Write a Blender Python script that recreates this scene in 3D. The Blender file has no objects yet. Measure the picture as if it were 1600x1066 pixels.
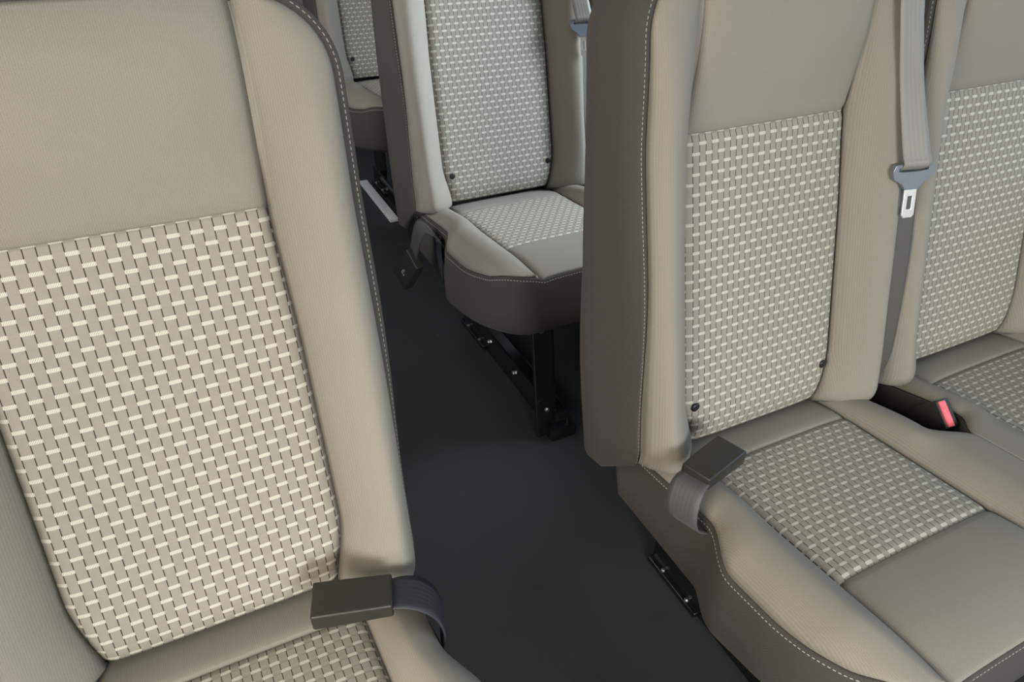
import bpy, bmesh, math, random
from mathutils import Vector, Matrix

random.seed(4)
SC = bpy.context.scene
COL = SC.collection
H = 0.40                      # seat bite point above the floor
T = 0.12504                   # cushion tilt
PI = math.pi

# ------------------------------------------------------------------ materials
def srgb(r, g, b):
    f = lambda c: c / 12.92 if c <= 0.04045 else ((c + 0.055) / 1.055) ** 2.4
    return (f(r / 255), f(g / 255), f(b / 255), 1.0)


class NT:
    """small helper for building node trees"""
    def __init__(self, name):
        self.m = bpy.data.materials.new(name)
        self.m.use_nodes = True
        self.t = self.m.node_tree
        self.n = self.t.nodes
        self.p = self.n['Principled BSDF']

    def link(self, a, b):
        self.t.links.new(a, b)

    def math(self, op, a, b=None, c=None, clamp=False):
        nd = self.n.new('ShaderNodeMath')
        nd.operation = op
        nd.use_clamp = clamp
        for i, v in enumerate((a, b, c)):
            if v is None:
                continue
            if isinstance(v, (int, float)):
                nd.inputs[i].default_value = v
            else:
                self.link(v, nd.inputs[i])
        return nd.outputs[0]

    def mix(self, fac, a, b):
        nd = self.n.new('ShaderNodeMix')
        nd.data_type = 'RGBA'
        ins = [nd.inputs[0], nd.inputs[6], nd.inputs[7]]
        for s, v in zip(ins, (fac, a, b)):
            if isinstance(v, (int, float, tuple)):
                s.default_value = v
            else:
                self.link(v, s)
        return nd.outputs[2]

    def uv(self):
        nd = self.n.new('ShaderNodeUVMap')
        sp = self.n.new('ShaderNodeSeparateXYZ')
        self.link(nd.outputs[0], sp.inputs[0])
        return nd.outputs[0], sp.outputs[0], sp.outputs[1]

    def noise(self, vec, scale, detail=2.0, rough=0.5):
        nd = self.n.new('ShaderNodeTexNoise')
        nd.inputs['Scale'].default_value = scale
        nd.inputs['Detail'].default_value = detail
        nd.inputs['Roughness'].default_value = rough
        if vec is not None:
            self.link(vec, nd.inputs['Vector'])
        return nd.outputs[0]

    def band(self, x, lo, hi, soft):
        """1 inside [lo, hi], soft edges"""
        a = self.math('SUBTRACT', x, lo - soft / 2)
        a = self.math('DIVIDE', a, soft, clamp=True)
        b = self.math('SUBTRACT', hi + soft / 2, x)
        b = self.math('DIVIDE', b, soft, clamp=True)
        return self.math('MULTIPLY', a, b)

    def bump(self, h, strength, dist):
        nd = self.n.new('ShaderNodeBump')
        nd.inputs['Strength'].default_value = strength
        nd.inputs['Distance'].default_value = dist
        self.link(h, nd.inputs['Height'])
        self.link(nd.outputs[0], self.p.inputs['Normal'])

    def base(self, c):
        if isinstance(c, tuple):
            self.p.inputs['Base Color'].default_value = c
        else:
            self.link(c, self.p.inputs['Base Color'])

    def set(self, rough=None, metal=None, spec=None, sheen=None):
        if rough is not None:
            self.p.inputs['Roughness'].default_value = rough
        if metal is not None:
            self.p.inputs['Metallic'].default_value = metal
        if spec is not None:
            self.p.inputs['Specular IOR Level'].default_value = spec
        if sheen is not None:
            self.p.inputs['Sheen Weight'].default_value = sheen
            self.p.inputs['Sheen Roughness'].default_value = 0.45
        return self.m


FAB = (0.256, 0.239, 0.211, 1)


def mat_plain(name, col, rib=0.0021, amp=0.07, sheen=0.04):
    k = NT(name)
    vec, u, v = k.uv()
    s = k.math('SINE', k.math('MULTIPLY', u, 2 * PI / rib))
    # ribs are broken up along their length like a fine twill
    s2 = k.math('SINE', k.math('ADD', k.math('MULTIPLY', v, 2 * PI / (rib * 1.7)), k.math('MULTIPLY', u, 2 * PI / (rib * 2))))
    h = k.math('ADD', k.math('MULTIPLY', s, 0.85), k.math('MULTIPLY', s2, 0.15))
    nz = k.noise(vec, 900, 2)
    blot = k.noise(vec, 9, 3)
    f = k.math('ADD', k.math('MULTIPLY', h, amp), k.math('MULTIPLY', k.math('SUBTRACT', nz, 0.5), 0.35))
    f = k.math('ADD', f, k.math('MULTIPLY', k.math('SUBTRACT', blot, 0.5), 0.12))
    f = k.math('ADD', f, 1.0)
    mul = k.n.new('ShaderNodeVectorMath')
    mul.operation = 'SCALE'
    mul.inputs[0].default_value = col[:3]
    k.link(f, mul.inputs['Scale'])
    k.base(mul.outputs[0])
    k.bump(h, 0.12, 0.0003)
    return k.set(rough=0.92, spec=0.2, sheen=sheen)


def mat_weave(name):
    k = NT(name)
    vec, u, v = k.uv()
    PU, PV = 0.0096, 0.0257
    cu = k.math('DIVIDE', u, PU)
    col_i = k.math('FLOOR', cu)
    fu = k.math('FRACT', cu)
    par = k.math('MULTIPLY', k.math('MODULO', k.math('ADD', col_i, 1000.0), 2.0), 0.5)
    vv = k.math('FRACT', k.math('ADD', k.math('DIVIDE', v, PV), par))
    vn = k.math('FRACT', k.math('ADD', vv, 0.5))
    dash = k.band(vv, 0.06, 0.215, 0.03)
    nb = k.band(vn, 0.06, 0.215, 0.03)
    edge_d = k.math('ABSOLUTE', k.math('SUBTRACT', fu, 0.5))
    near = k.math('DIVIDE', k.math('SUBTRACT', edge_d, 0.437), 0.03, clamp=True)
    free = k.math('SUBTRACT', 1.0, k.math('MAXIMUM', dash, nb))
    line = k.math('MULTIPLY', near, free)
    # the dash floats over into the next column by a hair
    over = k.math('MULTIPLY', nb, k.math('DIVIDE', k.math('SUBTRACT', edge_d, 0.46), 0.02, clamp=True))
    dash = k.math('MAXIMUM', dash, over)
    rib = k.math('MULTIPLY_ADD', k.math('SINE', k.math('MULTIPLY', u, 2 * PI / (PU / 8.0))), 0.5, 0.5)
    rib = k.math('POWER', rib, 0.6)
    nz = k.noise(vec, 1200, 2)
    blot = k.noise(vec, 60, 2)
    basef = k.math('ADD', 0.80, k.math('ADD', k.math('MULTIPLY', nz, 0.25), k.math('MULTIPLY', blot, 0.16)))
    mul = k.n.new('ShaderNodeVectorMath')
    mul.operation = 'SCALE'
    mul.inputs[0].default_value = (FAB[0] * 1.16, FAB[1] * 1.16, FAB[2] * 1.15)
    k.link(basef, mul.inputs['Scale'])
    white = k.mix(rib, (0.25, 0.23, 0.19, 1), (0.70, 0.69, 0.62, 1))
    c = k.mix(dash, mul.outputs[0], white)
    c = k.mix(line, c, (0.045, 0.037, 0.030, 1))
    k.base(c)
    hgt = k.math('SUBTRACT', k.math('MULTIPLY', free, 0.6), line)
    k.bump(hgt, 0.35, 0.0008)
    return k.set(rough=0.88, spec=0.22, sheen=0.03)


def mat_cover(name, col):
    """dark twill with a row of light stitches close to the seam (uv: x along the seam, y away from it)"""
    k = NT(name)
    vec, u, v = k.uv()
    tw = k.math('SINE', k.math('ADD', k.math('MULTIPLY', u, 2 * PI / 0.0024), k.math('MULTIPLY', v, 2 * PI / 0.0032)))
    nz = k.noise(vec, 700, 2)
    f = k.math('ADD', 1.0, k.math('ADD', k.math('MULTIPLY', tw, 0.10), k.math('MULTIPLY', k.math('SUBTRACT', nz, 0.5), 0.5)))
    mul = k.n.new('ShaderNodeVectorMath')
    mul.operation = 'SCALE'
    mul.inputs[0].default_value = col
    k.link(f, mul.inputs['Scale'])
    row = k.band(v, 0.0068, 0.0079, 0.0004)
    fr = k.math('FRACT', k.math('DIVIDE', u, 0.0058))
    st = k.math('MULTIPLY', row, k.band(fr, 0.22, 0.78, 0.08))
    c = k.mix(st, mul.outputs[0], (0.46, 0.44, 0.40, 1))
    k.base(c)
    k.bump(k.math('ADD', tw, k.math('MULTIPLY', st, 3.0)), 0.25, 0.0004)
    return k.set(rough=0.9, spec=0.25, sheen=0.05)


def mat_simple(name, col, rough, metal=0.0, spec=0.5, grain=0.0, gscale=400):
    k = NT(name)
    tc = k.n.new('ShaderNodeTexCoord')
    nz = k.noise(tc.outputs['Object'], gscale, 3)
    f = k.math('ADD', 1.0, k.math('MULTIPLY', k.math('SUBTRACT', nz, 0.5), 0.25))
    mul = k.n.new('ShaderNodeVectorMath')
    mul.operation = 'SCALE'
    mul.inputs[0].default_value = col[:3]
    k.link(f, mul.inputs['Scale'])
    k.base(mul.outputs[0])
    if grain:
        k.bump(nz, grain, 0.0005)
    return k.set(rough=rough, metal=metal, spec=spec)


def mat_web(name, col, sheen=0.1):
    """ribbed seat-belt webbing; uv x runs across the belt"""
    k = NT(name)
    vec, u, v = k.uv()
    a = k.math('SINE', k.math('MULTIPLY', u, 2 * PI / 0.0062))
    b = k.math('SINE', k.math('ADD', k.math('MULTIPLY', v, 2 * PI / 0.0022), k.math('MULTIPLY', k.math('ABSOLUTE', k.math('SINE', k.math('MULTIPLY', u, PI / 0.0062))), 4)))
    h = k.math('ADD', k.math('MULTIPLY', a, 0.6), k.math('MULTIPLY', b, 0.4))
    f = k.math('MULTIPLY_ADD', h, 0.05, 1.0)
    mul = k.n.new('ShaderNodeVectorMath')
    mul.operation = 'SCALE'
    mul.inputs[0].default_value = col[:3]
    k.link(f, mul.inputs['Scale'])
    k.base(mul.outputs[0])
    k.bump(h, 0.25, 0.0004)
    return k.set(rough=0.55, spec=0.5, sheen=sheen)


def mat_floor():
    k = NT('floor_vinyl')
    tc = k.n.new('ShaderNodeTexCoord')
    vec = tc.outputs['Object']
    mp = k.n.new('ShaderNodeMapping')
    mp.inputs['Scale'].default_value = (1.0, 0.22, 1.0)
    k.link(vec, mp.inputs['Vector'])
    fine = k.noise(mp.outputs[0], 900, 3, 0.6)
    blot = k.noise(vec, 5, 4, 0.55)
    f = k.math('ADD', 0.42, k.math('ADD', k.math('MULTIPLY', fine, 0.7), k.math('MULTIPLY', blot, 0.45)))
    mul = k.n.new('ShaderNodeVectorMath')
    mul.operation = 'SCALE'
    mul.inputs[0].default_value = (0.034, 0.0365, 0.039)
    k.link(f, mul.inputs['Scale'])
    vo = k.n.new('ShaderNodeTexVoronoi')
    vo.inputs['Scale'].default_value = 11
    k.link(vec, vo.inputs['Vector'])
    pick = k.math('GREATER_THAN', k.noise(vo.outputs['Position'], 37, 0), 0.56)
    dot = k.math('MULTIPLY', k.math('LESS_THAN', vo.outputs['Distance'], 0.017), pick)
    c = k.mix(dot, mul.outputs[0], (0.42, 0.42, 0.40, 1))
    k.base(c)
    k.bump(fine, 0.35, 0.0006)
    return k.set(rough=0.62, spec=0.45)


M = {}
M['plain'] = mat_plain('beige_grey_seat_fabric', FAB)
M['weave'] = mat_weave('basket_weave_seat_fabric')
M['cover'] = mat_cover('dark_taupe_side_fabric', (0.066, 0.061, 0.057))
M['under'] = mat_simple('black_underside', (0.012, 0.012, 0.013), 0.8, spec=0.2)
M['plastic'] = mat_simple('black_buckle_plastic', (0.026, 0.025, 0.022), 0.38, spec=0.5, grain=0.15, gscale=900)
M['bright_plastic'] = mat_simple('dark_latch_plastic', (0.17, 0.20, 0.245), 0.30, spec=0.6)
M['button'] = mat_simple('black_push_button', (0.010, 0.011, 0.014), 0.45)
M['red'] = mat_simple('red_release_plastic', (0.95, 0.16, 0.19), 0.35, spec=0.5)
M['chrome'] = mat_simple('bright_latch_steel', (0.93, 0.93, 0.93), 0.38, metal=1.0)
M['frame'] = mat_simple('gloss_black_leg_paint', (0.009, 0.010, 0.011), 0.16, spec=0.6)
M['bolt'] = mat_simple('zinc_bolt', (0.70, 0.69, 0.66), 0.3, metal=1.0)
M['steel'] = mat_simple('white_floor_rail_glint', (0.90, 0.94, 0.95), 0.30, metal=0.0)  # non-metal near-white, the reflected daylight is put into the base colour
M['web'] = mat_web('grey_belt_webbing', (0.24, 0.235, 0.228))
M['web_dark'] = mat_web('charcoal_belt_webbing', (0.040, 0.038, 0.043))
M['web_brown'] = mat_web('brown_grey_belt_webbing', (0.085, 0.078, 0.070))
M['web_mid'] = mat_web('mid_grey_buckle_strap', (0.075, 0.070, 0.073))
M['web_black'] = mat_web('navy_black_buckle_strap', (0.026, 0.028, 0.036), 0.0)
M['floor'] = mat_floor()
M['trim'] = mat_simple('pale_grey_interior_trim', (0.42, 0.42, 0.41), 0.7, spec=0.3)
M['ceiling'] = mat_simple('headliner_cloth', (0.45, 0.45, 0.44), 0.95, spec=0.1)
M['darktrim'] = mat_simple('charcoal_interior_trim', (0.05, 0.05, 0.052), 0.7, spec=0.3)
M['mark'] = mat_simple('moulded_mark_grey', (0.30, 0.31, 0.33), 0.5)


# ------------------------------------------------------------------ mesh helpers
def link(name, me, mat, parent=None, loc=(0, 0, 0), smooth=True):
    o = bpy.data.objects.new(name, me)
    COL.objects.link(o)
    if mat is not None and not me.materials:
        for m in (mat if isinstance(mat, (list, tuple)) else [mat]):
            me.materials.append(m)
    if smooth:
        for p in me.polygons:
            p.use_smooth = True
    o.location = loc
    if parent is not None:
        o.parent = parent
    return o


def grid(name, f, ns, nt, mat, parent=None, uvf=None, flip=False, thick=0.004):
    """surface patch f(s, t) -> ((x, y, z), (u, v)) with a little cloth thickness"""
    vs, uvs = [], []
    for j in range(nt + 1):
        for i in range(ns + 1):
            p, w = f(i / ns, j / nt)
            vs.append(p)
            uvs.append(w)
    fs = []
    for j in range(nt):
        for i in range(ns):
            a = j * (ns + 1) + i
            q = (a, a + 1, a + ns + 2, a + ns + 1)
            fs.append(q[::-1] if flip else q)
    me = bpy.data.meshes.new(name)
    me.from_pydata(vs, [], fs)
    l = me.uv_layers.new(name='UVMap')
    for lp in me.loops:
        l.data[lp.index].uv = uvs[lp.vertex_index]
    o = link(name, me, mat, parent)
    if thick:
        md = o.modifiers.new('cloth', 'SOLIDIFY')
        md.thickness = thick
        md.offset = -1
    return o


def rbox(name, size, mat, parent=None, loc=(0, 0, 0), bevel=0.003, seg=3, taper=None):
    bm = bmesh.new()
    bmesh.ops.create_cube(bm, size=1.0)
    for v in bm.verts:
        v.co.x *= size[0]
        v.co.y *= size[1]
        v.co.z *= size[2]
        if taper:
            taper(v.co)
    if bevel:
        bmesh.ops.bevel(bm, geom=bm.edges[:], offset=bevel, segments=seg, profile=0.6, affect='EDGES')
    me = bpy.data.meshes.new(name)
    bm.to_mesh(me)
    bm.free()
    o = link(name, me, mat, parent, loc)
    try:
        me.set_sharp_from_angle(angle=math.radians(50))
    except Exception:
        pass
    return o


def prism(name, pts, d0, d1, mat, parent=None, frame=None, holes=None, bevel=0.0):
    """extrude an outline (list of 2D points) from depth d0 to d1; frame maps (a, b, d) to 3D; holes: list of outlines with
    as many points as the outline (bridged)"""
    fr = frame or (lambda a, b, d: (a, b, d))
    bm = bmesh.new()
    n = len(pts)
    if holes:
        hp = holes[0]
        rings = [[bm.verts.new(fr(a, b, d)) for a, b in ring] for ring, d in ((pts, d0), (hp, d0), (pts, d1), (hp, d1))]
        for i in range(n):
            j = (i + 1) % n
            bm.faces.new((rings[0][i], rings[0][j], rings[1][j], rings[1][i]))
            bm.faces.new((rings[2][j], rings[2][i], rings[3][i], rings[3][j]))
            bm.faces.new((rings[0][j], rings[0][i], rings[2][i], rings[2][j]))
            bm.faces.new((rings[1][i], rings[1][j], rings[3][j], rings[3][i]))
    else:
        a_ = [bm.verts.new(fr(a, b, d0)) for a, b in pts]
        b_ = [bm.verts.new(fr(a, b, d1)) for a, b in pts]
        bm.faces.new(a_)
        bm.faces.new(b_[::-1])
        for i in range(n):
            j = (i + 1) % n
            bm.faces.new((a_[j], a_[i], b_[i], b_[j]))
    bmesh.ops.recalc_face_normals(bm, faces=bm.faces[:])
    if bevel:
        es = [e for e in bm.edges if e.calc_face_angle(0) > 0.5]
        bmesh.ops.bevel(bm, geom=es, offset=bevel, segments=2, profile=0.6, affect='EDGES')
    me = bpy.data.meshes.new(name)
    bm.to_mesh(me)
    bm.free()
    o = link(name, me, mat, parent, smooth=False)
    return o


def ribbon(name, path, mat, parent=None, thick=0.0014):
    """strap along path: list of (centre, half-width vector); smooth interpolation"""
    P = [(Vector(c), Vector(w)) for c, w in path]

    def cat(i, t, k):
        p = [P[max(0, min(len(P) - 1, i + d))][k] for d in (-1, 0, 1, 2)]
        return 0.5 * ((2 * p[1]) + (p[2] - p[0]) * t + (2 * p[0] - 5 * p[1] + 4 * p[2] - p[3]) * t * t + (3 * p[1] - p[0] - 3 * p[2] + p[3]) * t ** 3)
    seq = []
    for i in range(len(P) - 1):
        for q in range(8):
            seq.append((cat(i, q / 8, 0), cat(i, q / 8, 1)))
    seq.append(P[-1])
    L = [0.0]
    for a, b in zip(seq, seq[1:]):
        L.append(L[-1] + (b[0] - a[0]).length)

    def f(s, t):
        i = min(int(round(t * (len(seq) - 1))), len(seq) - 1)
        c, w = seq[i]
        return tuple(c + w * (2 * s - 1)), ((2 * s - 1) * w.length, L[i])
    o = grid(name, f, 6, len(seq) - 1, mat, parent, thick=0)
    md = o.modifiers.new('web', 'SOLIDIFY')
    md.thickness = thick
    md.offset = 0
    return o


def empty(name, loc, label, cat, group=None):
    o = bpy.data.objects.new(name, None)
    COL.objects.link(o)
    o.location = loc
    o.empty_display_size = 0.1
    o['label'] = label
    o['category'] = cat
    if group:
        o['group'] = group
    return o


def copy_tree(o, parent=None):
    c = o.copy()
    COL.objects.link(c)
    if parent is not None:
        c.parent = parent
    for ch in o.children:
        copy_tree(ch, c)
    return c


# ------------------------------------------------------------------ seat shape
def sm(a, b, x):
    x = max(0.0, min(1.0, (x - a) / (b - a)))
    return x * x * (3 - 2 * x)


def circ(x):
    x = max(0.0, min(1.0, x))
    return 1 - math.sqrt(max(0.0, 1 - x * x))


VT, VB = 0.646, 0.000          # top and bottom of the back front face
EB, RT, RB = 0.218, 0.078, 0.010
VI0, VI1 = 0.012, 0.452        # woven insert of the back


def b_seam(v):
    return 0.138 + 0.004 * sm(0.45, 0.30, v) - 0.016 * sm(0.10, 0.0, v)


def b_out(v):
    if v > VT - RT:
        d = min(RT, v - (VT - RT))
        return EB - RT + math.sqrt(max(0, RT * RT - d * d))
    if v < VB + RB:
        d = min(RB, (VB + RB) - v)
        return EB - RB + math.sqrt(max(0, RB * RB - d * d))
    return EB


def b_n(u, v):
    """height of the front of the backrest over its plane"""
    a = abs(u)
    w, e = b_seam(v), b_out(v)
    n = 0.030 * sm(0.43, 0.62, v)
    n -= 0.022 * circ((v - 0.595) / 0.062)                       # rolls over at the top
    if a <= w:
        n -= 0.034 * circ((0.055 - v) / 0.060)
        n += 0.004 * (1 - (a / w) ** 4)
        if v >= VI1:
            n += 0.015 * math.sin(PI * min(1, (v - VI1) / 0.11) * 0.5) * (1 - 0.35 * (a / w) ** 2)
        n -= 0.007 * math.exp(-((w - a) / 0.006) ** 2)
        n -= 0.0035 * math.exp(-((v - VI1) / 0.006) ** 2)
    else:
        s = min(1.0, (a - w) / max(1e-4, e - w))
        hb = 0.050 * (1 - 0.69 * sm(0.46, 0.655, v))
        prof = math.sin(PI * 0.5 * min(1, s / 0.74)) ** 0.95 if s > 0 else 0
        drop = (0.58 + 0.66 * sm(0.30, 0.02, v)) * circ((s - 0.66) / 0.345)
        n += hb * (prof - drop)
        n -= 0.007 * math.exp(-((a - w) / 0.005) ** 2)
        n -= 0.020 * circ((0.032 - v) / 0.032)
    return n


def c_seam(v):
    return 0.138


VF = 0.427
VI2, VI3 = 0.0435, 0.278


def c_out(v, kind):
    """kind 'aisle' (free side) or 'inner' (towards the neighbour on the bench)"""
    if kind == 'inner':
        return 0.192 + 0.0385 * sm(0.135, 0.185, v)
    e = 0.200 + 0.028 * sm(0.125, 0.20, v) - 0.010 * sm(0.26, 0.40, v)
    e -= 0.071 * circ((v - (VF - 0.115)) / 0.1155)
    return e


def c_n(u, v, kl, kr):
    a = abs(u)
    kind = kl if u < 0 else kr
    w, e = c_seam(v), c_out(v, kind)
    n = -0.008 * circ((v - 0.36) / (VF - 0.359))
    if a <= w:
        n += 0.005 * (1 - (a / w) ** 4)
        n -= 0.006 * math.exp(-((w - a) / 0.006) ** 2)
        for q in (VI2, VI3):
            n -= 0.003 * math.exp(-((v - q) / 0.005) ** 2)
        if v > VI3:
            n += 0.006 * math.sin(PI * min(1, (v - VI3) / (VF - VI3)))
        n -= 0.008 * sm(0.03, -0.06, v)
    else:
        s = min(1.0, (a - w) / max(1e-4, e - w))
        hb = 0.026 * (1 - 0.55 * sm(0.33, VF, v)) * (0.45 + 0.55 * sm(-0.02, 0.13, v))
        prof = math.sin(PI * 0.5 * min(1, s / 0.5)) ** 0.8 if s > 0 else 0
        if kind == 'inner':
            n += hb * prof - 0.012 * circ((s - 0.55) / 0.45) * sm(0.20, 0.13, v)
        else:
            edge = 0.006 + 0.022 * sm(0.125, 0.21, v) - 0.016 * sm(0.27, 0.40, v)
            n += hb * prof - (hb + edge) * (1 - 0.85 * sm(0.36, VF, v)) * circ((s - 0.40) / 0.61)
        n -= 0.006 * math.exp(-((a - w) / 0.005) ** 2)
    return n


def C3(u, v, n, dx=0.0):
    return (u + dx, -v * math.cos(T) + n * math.sin(T), v * math.sin(T) + n * math.cos(T) + H)


def make_back(root, dx, r, buttons, wide=1.0):
    sr, cr = math.sin(r), math.cos(r)

    def B3(u, v, n):
        return (u + dx, v * sr - n * cr, v * cr + n * sr + H)
    # ---- outline of the front face, from bottom left up over the top to bottom right
    pts = []
    N = 10
    for i in range(N + 1):
        a = -PI / 2 - (PI / 2) * i / N
        pts.append((-(EB - RB) + RB * math.cos(a), VB + RB + RB * math.sin(a)))
    for i in range(1, 30):
        pts.append((-EB, VB + RB + (VT - RT - VB - RB) * i / 30))
    for i in range(14):
        a = PI - (PI / 2) * i / 14
        pts.append((-(EB - RT) + RT * math.cos(a), VT - RT + RT * math.sin(a)))
    half = pts[:]
    for i in range(1, 12):
        pts.append((-(EB - RT) + 2 * (EB - RT) * i / 12, VT))
    pts += [(-u, v) for u, v in half[::-1]]
    nb0 = len(pts)
    for i in range(1, 10):
        pts.append(((EB - RB) * (1 - 2 * i / 10), VB))
    n_pts = len(pts)

    def normal2(i):
        a, b = pts[i - 1], pts[(i + 1) % n_pts]
        tx, ty = b[0] - a[0], b[1] - a[1]
        l = math.hypot(tx, ty) or 1
        return (-ty / l, tx / l)
    # ring rows: (outward offset, share of the way to the rear, distance from seam for uv)
    rows = [(-0.010, 0.0, None, -0.03), (-0.006, 0.0, -0.006, -0.006), (0.0, 0.0, 0.0, 0.0), (0.0035, 0.0005, 0.0, 0.004), (0.0075, 0.006, 0.0, 0.011), (0.010, 0.02, 0.0, 0.03),
            (0.012, 0.30, 0.0, 0.06), (0.012, 0.65, 0.0, 0.10), (0.008, 0.90, 0.0, 0.14), (-0.004, 0.99, 0.0, 0.16), (-0.02, 1.0, 0.0, 0.18)]
    vs, uvs, fs = [], [], []
    arc = [0.0]
    for i in range(1, n_pts):
        arc.append(arc[-1] + math.hypot(pts[i][0] - pts[i - 1][0], pts[i][1] - pts[i - 1][1]))
    for (off, sh, dn, d) in rows:
        for i, (u, v) in enumerate(pts):
            nx, ny = normal2(i)
            nf = -0.045 if dn is None else b_n(u, v) + dn - 0.001
            rear = -0.162 + 0.070 * sm(0.05, 0.62, v)
            n = nf + (rear - nf) * sh
            low = 0.35 + 0.65 * sm(0.12, 0.38, v)
            o_ = off * low
            vs.append(B3(u + nx * o_, v + ny * o_ - 0.050 * min(1.0, 1.5 * sh) * sm(0.12, 0.01, v), n))
            uvs.append((arc[i], d))
    K = len(rows)
    for k in range(K - 1):
        for i in range(n_pts):
            j = (i + 1) % n_pts
            a, b, c, e = k * n_pts + i, k * n_pts + j, (k + 1) * n_pts + j, (k + 1) * n_pts + i
            fs.append((e, c, b, a))
    # rear face and an inner core face so that the cover is closed
    cz = len(vs)
    vs.append(B3(0, 0.33, -0.115))
    uvs.append((0.5, 0.3))
    for i in range(n_pts):
        j = (i + 1) % n_pts
        fs.append(((K - 1) * n_pts + j, (K - 1) * n_pts + i, cz))
    cf = len(vs)
    vs.append(B3(0, 0.33, -0.045))
    uvs.append((0.5, 0.3))
    for i in range(n_pts):
        j = (i + 1) % n_pts
        fs.append((i, j, cf))
    me = bpy.data.meshes.new('backrest')
    me.from_pydata(vs, [], fs)
    l = me.uv_layers.new(name='UVMap')
    for lp in me.loops:
        l.data[lp.index].uv = uvs[lp.vertex_index]
    bk = link('backrest', me, M['cover'], root)
    bk['label'] = 'dark taupe side cover with light stitching'

    for sgn in (-1, 1):
        def f(s, t, sgn=sgn):
            v = VB + (VT - VB) * t
            w, e = b_seam(v), b_out(v)
            a = w + (e - w) * s
            return B3(sgn * a, v, b_n(sgn * a, v)), (sgn * a, v)
        grid('side_bolster', f, 22, 90, M['plain'], bk, flip=(sgn < 0))

    def f(s, t):
        v = VI0 + (VI1 + 0.0015 - VI0) * t
        u = b_seam(v) * (2 * s - 1)
        return B3(u, v, b_n(u, v)), (u * wide + 0.0031, v)
    grid('woven_insert', f, 40, 90, M['weave'], bk)['label'] = 'basket weave panel with white dashes'

    def f(s, t):
        v = VI1 - 0.0005 + (VT - VI1 + 0.0005) * t
        u = min(b_seam(v), b_out(v)) * (2 * s - 1)
        return B3(u, v, b_n(u, v)), (u, v)
    grid('upper_panel', f, 40, 46, M['plain'], bk)

    if buttons:
        for sgn in (-1, 1):
            bm = bmesh.new()
            bmesh.ops.create_uvsphere(bm, u_segments=20, v_segments=10, radius=0.0072)
            me = bpy.data.meshes.new('push_button')
            bm.to_mesh(me)
            bm.free()
            u, v = sgn * 0.124, 0.072
            o = link('push_button', me, M['button'], bk, B3(u, v, b_n(u, v) + 0.0008))
            o.scale = (1, 0.45, 1)
            o['label'] = 'round black button'
    return bk


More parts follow.
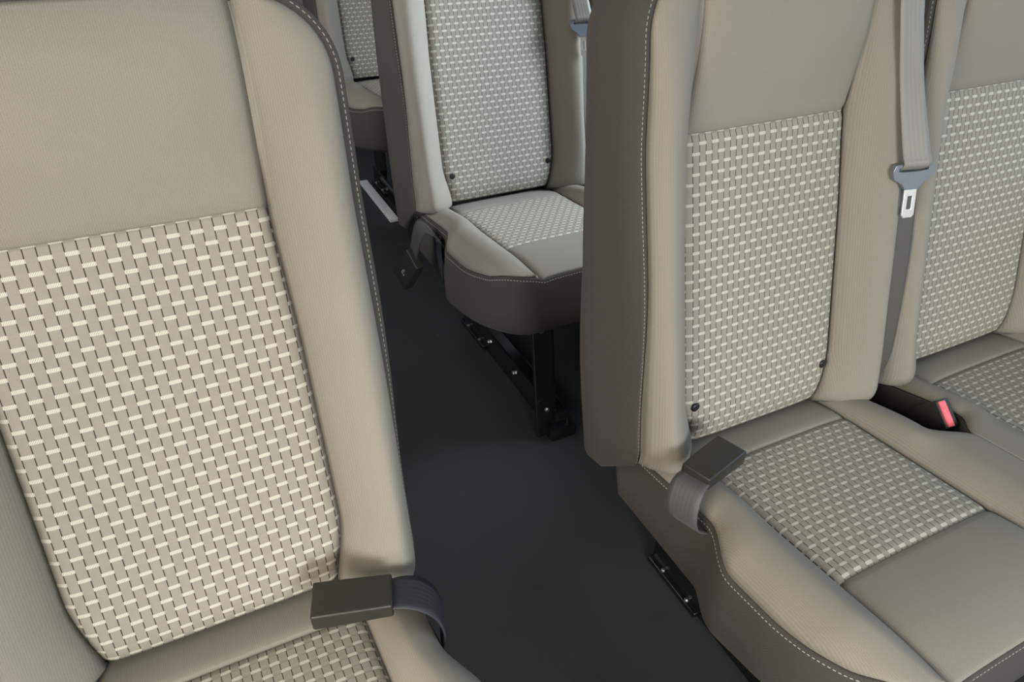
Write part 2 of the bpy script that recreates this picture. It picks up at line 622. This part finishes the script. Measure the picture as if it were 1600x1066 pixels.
def make_cushion(root, dx, kl, kr):
    # ---- skirt
    V0 = -0.085
    left = []
    for i in range(61):
        v = V0 + (VF - V0) * i / 60
        left.append((-c_out(v, kl), v))
    right = [(c_out(V0 + (VF - V0) * i / 60, kr), V0 + (VF - V0) * i / 60) for i in range(60, -1, -1)]
    a, b = left[-1][0], right[0][0]
    front = [(a + (b - a) * i / 16, VF) for i in range(1, 16)]
    pts = left + front + right
    n_pts = len(pts)
    arc = [0.0]
    for i in range(1, n_pts):
        arc.append(arc[-1] + math.hypot(pts[i][0] - pts[i - 1][0], pts[i][1] - pts[i - 1][1]))

    def normal2(i):
        p, q = pts[max(0, i - 1)], pts[min(n_pts - 1, i + 1)]
        tx, ty = q[0] - p[0], q[1] - p[1]
        l = math.hypot(tx, ty) or 1
        return (-ty / l, tx / l)
    vs, uvs, fs = [], [], []
    shares = [(-0.010, 0, None, -0.03), (-0.006, 0, -0.004, -0.004), (0.0, 0, 0, 0), (0.0022, 0.03, 0, 0.004), (0.0035, 0.08, 0, 0.010), (0.005, 0.3, 0, 0.035), (0.006, 0.6, 0, 0.07), (0.004, 0.9, 0, 0.1), (-0.003, 1.0, 0, 0.115)]
    for off, sh, dn, d in shares:
        for i, (u, v) in enumerate(pts):
            nx, ny = normal2(i)
            kind = kl if u < 0 else kr
            amp = 0.25 if kind == 'inner' else 1.0
            x, y, z = C3(u + nx * off * amp, v + ny * off, -0.042 if dn is None else c_n(u, v, kl, kr) + dn - 0.001)
            zb = H - 0.122 + 0.044 * sm(-0.16, -0.43, y)
            # the front hangs straight down, the rear slopes back under the backrest
            if kind != 'inner':
                y2 = y + (0.03 * sh * sm(0.05, -0.02, v) * -1)
            else:
                y2 = y
            # front side hangs a little in at the bottom
            x2 = x - (0.004 * sh * (1 if u > 0 else -1) * sm(0.15, 0.25, v) * (1 if kind == 'aisle' else 0))
            vs.append((x2 + dx, y2, z + (zb - z) * sh))
            uvs.append((arc[i], d + (1.0 if kind == 'inner' and v < VF - 0.004 else 0.0)))
    K = len(shares)
    for k in range(K - 1):
        for i in range(n_pts - 1):
            fs.append((k * n_pts + i, k * n_pts + i + 1, (k + 1) * n_pts + i + 1, (k + 1) * n_pts + i))
        fs.append((k * n_pts + n_pts - 1, k * n_pts, (k + 1) * n_pts, (k + 1) * n_pts + n_pts - 1))
    c = len(vs)
    vs.append((dx, -0.18, H - 0.098))
    uvs.append((0, 0.3))
    for i in range(n_pts):
        j = (i + 1) % n_pts
        fs.append(((K - 1) * n_pts + i, (K - 1) * n_pts + j, c))
    c = len(vs)
    vs.append(C3(0, 0.18, -0.042, dx))
    uvs.append((0, 0.3))
    for i in range(n_pts):
        j = (i + 1) % n_pts
        fs.append((j, i, c))
    me = bpy.data.meshes.new('seat_cushion')
    me.from_pydata(vs, [], fs)
    l = me.uv_layers.new(name='UVMap')
    for lp in me.loops:
        l.data[lp.index].uv = uvs[lp.vertex_index]
    cu = link('seat_cushion', me, M['cover'], root)
    cu['label'] = 'dark taupe cushion skirt with light stitching'

    for sgn in (-1, 1):
        kind = kl if sgn < 0 else kr

        def f(s, t, sgn=sgn, kind=kind):
            v = -0.06 + (VF + 0.06) * t
            w, e = c_seam(v), c_out(v, kind)
            a_ = w + max(0.0005, e - w) * s
            return C3(sgn * a_, v, c_n(sgn * a_, v, kl, kr), dx), (sgn * a_, v)
        grid('cushion_bolster', f, 24, 80, M['plain'], cu, flip=(sgn > 0))
    for nm, v0, v1, mt, ny in (('rear_strip', -0.075, VI2 + 0.0003, M['plain'], 20), ('woven_insert', VI2, VI3 + 0.0003, M['weave'], 60), ('front_panel', VI3, VF, M['plain'], 40)):
        def f(s, t, v0=v0, v1=v1):
            v = v0 + (v1 - v0) * t
            u = c_seam(v) * (2 * s - 1)
            return C3(u, v, c_n(u, v, kl, kr), dx), (u, v)
        o = grid(nm, f, 36, ny, mt, cu, flip=True)
        if nm == 'woven_insert':
            o['label'] = 'basket weave panel with white dashes'
    return cu


def bolt(parent, loc, axis='Z', r=0.008, h=0.006, name='bolt'):
    bm = bmesh.new()
    bmesh.ops.create_cone(bm, cap_ends=True, segments=6, radius1=r, radius2=r * 0.9, depth=h)
    bmesh.ops.bevel(bm, geom=bm.edges[:], offset=0.0012, segments=2, affect='EDGES')
    me = bpy.data.meshes.new(name)
    bm.to_mesh(me)
    bm.free()
    o = link(name, me, M['bolt'], parent, loc, smooth=False)
    if axis == 'X':
        o.rotation_euler = (0, PI / 2, 0)
    elif axis == 'Y':
        o.rotation_euler = (PI / 2, 0, 0)
    return o


def make_leg(root, x, mat=None):
    """floor rail, front post with flanges and a rear foot plate"""
    mt = mat or M['frame']
    bm = bmesh.new()

    def box(cx, cy, cz, sx, sy, sz, bev, shear=None):
        ret = bmesh.ops.create_cube(bm, size=1.0)
        vs = ret['verts']
        for v in vs:
            v.co = Vector((cx + v.co.x * sx, cy + v.co.y * sy, cz + v.co.z * sz))
            if shear:
                shear(v.co)
        es = list({e for v in vs for e in v.link_edges})
        bmesh.ops.bevel(bm, geom=es, offset=bev, segments=2, profile=0.6, affect='EDGES')
    box(x, -0.15, 0.033, 0.036, 0.50, 0.066, 0.005)                         # floor rail

    def lean(co):
        k = (co.z - 0.0) / 0.3
        co.y += 0.055 * k
        co.x -= 0.004 * k
    box(x - 0.010, -0.365, 0.155, 0.010, 0.060, 0.30, 0.003, lean)                  # post web
    box(x - 0.032, -0.392, 0.155, 0.050, 0.008, 0.30, 0.003, lean)          # post front flange
    box(x + 0.002, -0.338, 0.155, 0.028, 0.008, 0.30, 0.003, lean)          # post rear flange
    box(x, -0.375, 0.016, 0.066, 0.085, 0.032, 0.008)                       # front foot

    def lean2(co):
        k = (co.z - 0.05) / 0.25
        co.y += 0.05 * k
    box(x, 0.055, 0.17, 0.030, 0.045, 0.25, 0.004, lean2)                   # rear post
    me = bpy.data.meshes.new('seat_leg')
    bm.to_mesh(me)
    bm.free()
    lg = link('seat_leg', me, mt, root, smooth=False)
    ft = rbox('foot_plate', (0.050, 0.140, 0.012), M['frame'], lg, (x - 0.003, 0.030, 0.009), 0.003)
    bolt(ft, (-0.019, -0.040, 0.007), r=0.005)
    bolt(ft, (-0.019, 0.030, 0.007), r=0.005)
    bolt(lg, (x - 0.040, -0.398, 0.085), 'Y', 0.006)
    bolt(lg, (x - 0.040, -0.350, 0.265), 'Y', 0.006)
    bolt(lg, (x - 0.020, -0.20, 0.040), 'X', 0.006)
    bolt(lg, (x - 0.020, -0.06, 0.040), 'X', 0.006)
    return lg


# ------------------------------------------------------------------ the seats
R_L, R_A = 0.3493, 0.27436
P_L = (-0.03493, 0.56232)
P_A = (0.74634, 0.57608)
P_B = (0.74418, 1.45102)
P_C = (0.812, 2.425)
PITCH = 0.46139

left_seat = empty('passenger_seat', (P_L[0], P_L[1], 0), 'large single beige grey seat closest to the camera, filling the left side', 'seat', None)
make_back(left_seat, 0, R_L, False, 0.89)
make_cushion(left_seat, 0, 'aisle', 'aisle')
make_leg(left_seat, 0.045)

bench = empty('bench_seat', (P_A[0], P_A[1], 0), 'double bench on the right of the aisle with pink-red buckle between its cushions', 'bench', 'bench seats along the right side')
make_back(bench, 0, R_A, True)
make_back(bench, PITCH, R_A, False)
make_cushion(bench, 0, 'aisle', 'inner')
make_cushion(bench, PITCH, 'inner', 'aisle')
make_leg(bench, -0.042)
make_leg(bench, PITCH + 0.042)

bench_b = copy_tree(bench)
bench_b.location = (P_B[0], P_B[1], 0)
bench_b['label'] = 'middle bench standing behind the front right bench, black legs showing below'

rbox('hinge_bracket', (0.022, 0.062, 0.085), M['frame'], bench_b, (-0.202, 0.062, H - 0.062), 0.006)

bench_c = copy_tree(bench)
bench_c.location = (P_C[0], P_C[1], 0)
bench_c['label'] = 'farthest bench, only a sliver showing at top centre between two backrests'


# ------------------------------------------------------------------ buckles and belts
def cush_frame(P):
    def g(u, v, n):
        x, y, z = C3(u, v, n)
        return Vector((x + P[0], y + P[1], z))
    return g


def back_frame(P, r):
    def g(u, v, n):
        return Vector((u + P[0], v * math.sin(r) - n * math.cos(r) + P[1], v * math.cos(r) + n * math.sin(r) + H))
    return g


def make_buckle(loc, xdir, up, label, strap, webmat, marks=False, k=1.0):
    """buckle body: local x = towards the mouth, z = top face"""
    root = empty('seat_belt_buckle', loc, label, 'seat belt buckle', 'buckles on the aisle side')
    X = Vector(xdir).normalized()
    Z = Vector(up)
    Z = (Z - X * Z.dot(X)).normalized()
    Y = Z.cross(X)
    rot = Matrix((X, Y, Z)).transposed()
    root.rotation_euler = rot.to_euler()
    inv = rot.transposed()

    def tap(co):
        if co.x < 0:
            co.y *= 0.93
            co.z *= 0.85
    body = rbox('buckle_body', (0.085 * k, 0.046 * k, 0.022 * k), M['plastic'], root, (0, 0, 0), 0.0032, 3, tap)
    rbox('mouth_slot', (0.004, 0.030, 0.003), M['under'], body, (0.0412 * k, 0, -0.0035), 0.0006, 1)
    if marks:
        for i, (px, py, sx, sy) in enumerate([(0.012, -0.004, 0.012, 0.002), (0.012, 0.000, 0.010, 0.0015), (0.014, 0.005, 0.006, 0.003), (0.002, 0.0, 0.003, 0.004)]):
            mk = rbox('moulded_mark', (sx, sy, 0.0006), M['mark'], body, (px, py, 0.0111 * k), 0, 1)
    pts = [(inv @ (Vector(c) - Vector(loc)), inv @ Vector(w)) for c, w in strap]
    ribbon('webbing_strap', pts, webmat, root, 0.0022)
    return root


gA = cush_frame(P_A)
upv = Vector((0, math.sin(T), math.cos(T)))
# front right bench: lies on the rear corner of the cushion
cA = gA(-0.171, 0.088, 0.058)
dA = gA(-0.128, 0.075, 0.056) - gA(-0.213, 0.101, 0.058)
wA = (gA(0.006, 0.022, 0) - gA(0, 0, 0))
make_buckle(cA, dA, upv + Vector((-0.10, -0.12, 0)), 'black buckle lying on the rear corner of the front right bench cushion',
            [(gA(-0.200, 0.097, 0.057), wA * 0.85), (gA(-0.222, 0.104, 0.054), wA), (gA(-0.233, 0.108, 0.040), wA * 1.05), (gA(-0.237, 0.111, 0.018), wA * 1.05),
             (gA(-0.229, 0.115, -0.002), wA * 0.85), (gA(-0.208, 0.118, -0.016), wA * 0.6)], M['web_mid'])
# left seat
gL = cush_frame(P_L)
cL = gL(0.125, 0.070, 0.055)
dL = gL(0.085, 0.056, 0.054) - gL(0.163, 0.082, 0.056)
wL = (gL(-0.007, 0.022, 0) - gL(0, 0, 0))
make_buckle(cL, dL, upv + Vector((0.02, -0.10, 0)), 'black buckle lying on the left seat cushion beside its right bolster',
            [(gL(0.155, 0.079, 0.055), wL * 0.85), (gL(0.178, 0.086, 0.055), wL), (gL(0.195, 0.092, 0.048), wL * 1.05), (gL(0.208, 0.098, 0.032), wL * 1.0),
             (gL(0.212, 0.105, 0.010), wL * 0.85), (gL(0.206, 0.110, -0.010), wL * 0.6)], M['web_black'])
# middle bench: hangs down outside the cushion
gB = lambda x, y, z: Vector((P_B[0] + x, P_B[1] + y, H + z))
cB = gB(-0.258, -0.042, -0.108)
dB = gB(-0.262, 0.035, -0.165) - gB(-0.245, -0.04, -0.055)
wB = Vector((0.0, -0.020, -0.010))
make_buckle(cB, dB, (-1, -0.35, 0.25), 'black buckle hanging down over the aisle from the middle bench',
            [(gB(-0.205, -0.112, -0.030), Vector((0.004, -0.018, 0.002))), (gB(-0.222, -0.106, 0.006), Vector((0.002, -0.020, -0.004))), (gB(-0.236, -0.075, 0.008), Vector((0, -0.020, -0.010))),
             (gB(-0.247, -0.068, -0.018), Vector((0, -0.019, -0.010))), (gB(-0.252, -0.056, -0.068), Vector((0, -0.018, -0.006)))], M['web_dark'], marks=True, k=1.2)

pts = [(gB(-0.211, -0.098, -0.008), Vector((0, -0.020, 0.010))), (gB(-0.213, -0.112, -0.040), Vector((0, -0.018, 0.0))),
       (gB(-0.218, -0.138, -0.072), Vector((0, -0.009, -0.004))), (gB(-0.220, -0.152, -0.090), Vector((0, -0.002, -0.002)))]
mb = bpy.data.objects['seat_belt_buckle.002']
inv_ = mb.rotation_euler.to_matrix().transposed()
shade_strip = ribbon('recess_shade_strip', [(inv_ @ (c - cB), inv_ @ w_) for c, w_ in pts], M['web_black'], mb, 0.002)  # black ribbon laid where the recess by the strap lies in shade
shade_strip['label'] = 'black strip standing in for the shaded recess beside the strap'

# buckle standing in the pocket between the two front right cushions
cR = gA(0.247, 0.104, -0.004)
root = empty('seat_belt_buckle', cR, 'upright buckle with pink-red button in the pocket between the front bench cushions', 'seat belt buckle')
root.rotation_euler = (math.radians(38), 0, math.radians(-6))
body = rbox('buckle_body', (0.024, 0.046, 0.080), M['plastic'], root, (0, 0, 0), 0.003, 3)
rb = rbox('release_button', (0.012, 0.040, 0.006), M['red'], body, (-0.004, 0, 0.0395), 0.0012, 2)
rb['label'] = 'pink-red release button'


def make_belt(P, label):
    g = back_frame(P, R_A)
    g0 = Vector((P[0] + 0.23, P[1], 0))
    root = empty('seat_belt', tuple(g0), label, 'seat belt', 'shoulder belts hanging between backrests')
    q = lambda u, v, n: g(u, v, n) - g0
    nrm = Vector((0, -math.cos(R_A), math.sin(R_A)))

    def hw(w, tilt):
        return Vector((w, 0, 0)) + nrm * tilt
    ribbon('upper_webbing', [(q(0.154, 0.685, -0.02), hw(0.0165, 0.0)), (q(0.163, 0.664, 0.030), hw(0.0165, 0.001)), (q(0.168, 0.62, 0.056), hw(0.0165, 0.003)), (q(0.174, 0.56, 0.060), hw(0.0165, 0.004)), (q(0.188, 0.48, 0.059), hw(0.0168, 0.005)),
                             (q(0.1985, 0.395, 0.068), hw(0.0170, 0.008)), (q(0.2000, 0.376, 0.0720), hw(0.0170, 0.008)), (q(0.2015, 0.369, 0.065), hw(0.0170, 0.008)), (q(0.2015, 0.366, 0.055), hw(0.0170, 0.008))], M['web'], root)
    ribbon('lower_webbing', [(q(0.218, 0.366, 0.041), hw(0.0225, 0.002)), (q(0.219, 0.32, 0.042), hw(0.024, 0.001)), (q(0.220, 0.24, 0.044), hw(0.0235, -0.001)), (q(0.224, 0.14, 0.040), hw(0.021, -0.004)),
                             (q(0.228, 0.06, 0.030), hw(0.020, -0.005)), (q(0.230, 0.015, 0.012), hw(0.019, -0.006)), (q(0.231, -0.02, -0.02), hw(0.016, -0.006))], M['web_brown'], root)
    # latch plate: plastic head with a slot, steel tongue with a hole
    ca, cv, cn = 0.2025, 0.359, 0.062
    ax = Vector((0.91, -0.38, 0.01))
    ax.normalize()
    up_ = Vector((0, math.sin(R_A), math.cos(R_A))) + Vector((-0.16, 0, 0))
    up_ = (up_ - ax * up_.dot(ax)).normalized()
    nn = ax.cross(up_)
    if nn.y > 0:
        nn = -nn
    c0 = q(ca, cv, cn)
    ct, st_ = math.cos(math.radians(6)), math.sin(math.radians(6))
    fr = lambda a, b, d: tuple(c0 + ax * (a * 0.87 * ct - b * 0.82 * st_) + up_ * (b * 0.82 * ct + a * 0.87 * st_) + nn * d)
    outer = [(-0.034, 0.010), (-0.030, 0.020), (-0.012, 0.0215), (0.012, 0.0215), (0.030, 0.020), (0.034, 0.010), (0.031, -0.004), (0.017, -0.014), (0.011, -0.024), (-0.011, -0.024), (-0.017, -0.014), (-0.031, -0.004)]
    hole = [(-0.024, 0.0105), (-0.024, 0.014), (-0.012, 0.0145), (0.012, 0.0145), (0.024, 0.014), (0.024, 0.0105), (0.024, 0.0085), (0.012, 0.0070), (0.006, 0.0068), (-0.006, 0.0068), (-0.012, 0.0070), (-0.024, 0.0085)]
    head = prism('latch_plate', outer, -0.004, 0.005, M['bright_plastic'], root, fr, [hole], 0.0012)
    tongue_o = [(-0.0120, -0.012), (0.0120, -0.012), (0.0102, -0.026), (0.0102, -0.069), (0.007, -0.074), (-0.007, -0.074), (-0.0102, -0.069), (-0.0102, -0.026)]
    tongue_h = [(-0.0034, -0.036), (0.0034, -0.036), (0.0036, -0.037), (0.0036, -0.058), (0.003, -0.059), (-0.003, -0.059), (-0.0036, -0.058), (-0.0036, -0.037)]
    tg = prism('metal_tongue', tongue_o, 0.000, 0.003, M['chrome'], head, fr, [tongue_h], 0.0006)
    tg['label'] = 'bright steel tongue with a rectangular hole'
    return root


belt = make_belt(P_A, 'shoulder belt with bright steel tongue between the two front right backrests')
belt_b = copy_tree(belt)
belt_b.location = Vector(belt.location) + Vector((P_B[0] - P_A[0], P_B[1] - P_A[1], 0))
belt_b['label'] = 'pale shoulder belt of the middle bench, peeking out left of the front bench top'

# ------------------------------------------------------------------ the van interior
def struct(name, boxes, mat, bev=0.0):
    bm = bmesh.new()
    for (x0, x1, y0, y1, z0, z1) in boxes:
        vs = bmesh.ops.create_cube(bm, size=1.0)['verts']
        for v in vs:
            v.co = Vector(((x0 + x1) / 2 + v.co.x * (x1 - x0), (y0 + y1) / 2 + v.co.y * (y1 - y0), (z0 + z1) / 2 + v.co.z * (z1 - z0)))
    me = bpy.data.meshes.new(name)
    bm.to_mesh(me)
    bm.free()
    o = link(name, me, mat, None, smooth=False)
    o['kind'] = 'structure'
    return o


XL, XR, YF, YR, ZC = -0.36, 1.56, -1.6, 3.6, 1.85
struct('floor', [(XL, XR, YF, YR, -0.03, 0.0)], M['floor'])
struct('ceiling', [(XL, XR, YF, YR, ZC, ZC + 0.04)], M['ceiling'])
ZS, ZT = 0.78, 1.55           # window sill and head
# left wall: open sliding door beside the camera, windows further back
struct('wall_left', [(XL - 0.06, XL, 0.30, YR, 0, ZS), (XL - 0.06, XL, 0.30, YR, ZT, ZC), (XL - 0.06, XL, YF, -1.1, 0, ZC), (XL - 0.06, XL, -1.1, 0.30, 1.72, ZC),
                     (XL - 0.06, XL, 0.30, 0.42, ZS, ZT), (XL - 0.06, XL, 1.25, 1.40, ZS, ZT), (XL - 0.06, XL, 2.3, 2.45, ZS, ZT), (XL - 0.06, XL, 3.45, YR, ZS, ZT)], M['trim'])
struct('wall_right', [(XR, XR + 0.06, YF, YR, 0, ZS), (XR, XR + 0.06, YF, YR, ZT, ZC), (XR, XR + 0.06, YF, -1.1, ZS, ZT), (XR, XR + 0.06, 0.05, 0.2, ZS, ZT),
                      (XR, XR + 0.06, 1.25, 1.40, ZS, ZT), (XR, XR + 0.06, 2.3, 2.45, ZS, ZT), (XR, XR + 0.06, 3.45, YR, ZS, ZT)], M['trim'])
struct('wall_rear', [(XL, XR, YR, YR + 0.06, 0, 0.85), (XL, XR, YR, YR + 0.06, 1.5, ZC), (XL, XL + 0.12, YR, YR + 0.06, 0.85, 1.5), (0.55, 0.70, YR, YR + 0.06, 0.85, 1.5), (XR - 0.12, XR, YR, YR + 0.06, 0.85, 1.5)], M['trim'])
struct('wall_front', [(XL, XR, YF - 0.06, YF, 0, 0.95), (XL, XR, YF - 0.06, YF, 1.6, ZC)], M['darktrim'])

# floor rail under the farthest bench, its bright reflection painted in as white
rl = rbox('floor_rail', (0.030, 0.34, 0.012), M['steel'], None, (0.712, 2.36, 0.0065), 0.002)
rl['label'] = 'floor rail with its daylight glint painted white, at the foot of the farthest bench'
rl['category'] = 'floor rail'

# ------------------------------------------------------------------ light
w = bpy.data.worlds.new('daylight')
SC.world = w
w.use_nodes = True
nt = w.node_tree
bg = nt.nodes['Background']
tc = nt.nodes.new('ShaderNodeTexCoord')
sp = nt.nodes.new('ShaderNodeSeparateXYZ')
nt.links.new(tc.outputs['Generated'], sp.inputs[0])
rz = nt.nodes.new('ShaderNodeValToRGB')
mr = nt.nodes.new('ShaderNodeMapRange')
mr.inputs[1].default_value = -1
mr.inputs[2].default_value = 1
nt.links.new(sp.outputs[2], mr.inputs[0])
nt.links.new(mr.outputs[0], rz.inputs[0])
cr_ = rz.color_ramp
cr_.elements[0].position = 0.0
cr_.elements[0].color = (0.36, 0.33, 0.28, 1)      # sunlit ground
cr_.elements[1].position = 1.0
cr_.elements[1].color = (0.55, 0.75, 1.0, 1)       # zenith
e = cr_.elements.new(0.485)
e.color = (0.50, 0.46, 0.40, 1)
e = cr_.elements.new(0.52)
e.color = (0.92, 0.96, 1.0, 1)
nt.links.new(rz.outputs[0], bg.inputs[0])
bg.inputs[1].default_value = 0.55


def area(name, loc, target, sx, sy, power, col, spread=180):
    d = bpy.data.lights.new(name, 'AREA')
    d.shape = 'RECTANGLE'
    d.size, d.size_y = sx, sy
    d.energy = power
    d.color = col
    d.spread = math.radians(spread)
    o = bpy.data.objects.new(name, d)
    COL.objects.link(o)
    o.location = loc
    o.rotation_euler = (Vector(target) - Vector(loc)).to_track_quat('-Z', 'Y').to_euler()
    return o


area('door_daylight', (-0.62, 0.0, 1.0), (0.2, 0.55, 0.75), 0.6, 0.9, 15.5, (1.0, 0.87, 0.68))
area('right_window_daylight', (2.3, 0.3, 1.3), (0.7, 0.8, 0.7), 2.0, 0.7, 15, (0.44, 0.76, 1.0))
area('right_rear_window_daylight', (2.0, 1.05, 1.35), (0.75, 1.55, 0.75), 0.7, 0.5, 8.5, (0.86, 0.95, 1.0), 60)
area('left_window_daylight', (-1.1, 1.75, 1.4), (0.7, 1.35, 0.6), 1.2, 0.7, 18, (1.0, 0.93, 0.84))
area('windscreen_daylight', (0.0, -2.3, 1.6), (0.7, 0.8, 0.7), 1.0, 0.8, 91, (0.98, 0.99, 0.95))

# ------------------------------------------------------------------ camera
cam = bpy.data.cameras.new('camera')
co = bpy.data.objects.new('camera', cam)
COL.objects.link(co)
pitch, yaw, roll = 0.62507, 0.49444, 0.04379
F = Vector((math.sin(yaw) * math.cos(pitch), math.cos(yaw) * math.cos(pitch), -math.sin(pitch)))
Rv = Vector((math.cos(yaw), -math.sin(yaw), 0))
Uv = Rv.cross(F)
R2 = Rv * math.cos(roll) + Uv * math.sin(roll)
U2 = -Rv * math.sin(roll) + Uv * math.cos(roll)
mw = Matrix((R2, U2, -F)).transposed().to_4x4()
mw.translation = Vector((0, 0, 0.76296 + H))
co.matrix_world = mw
cam.sensor_fit = 'HORIZONTAL'
cam.sensor_width = 36
cam.lens = 1168.026 / 1600 * 36
cam.clip_start = 0.02
SC.camera = co

vs_ = SC.view_settings
vs_.view_transform = 'Standard'
vs_.look = 'None'
vs_.gamma = 1
vs_.use_curve_mapping = False
vs_.exposure = 0.0
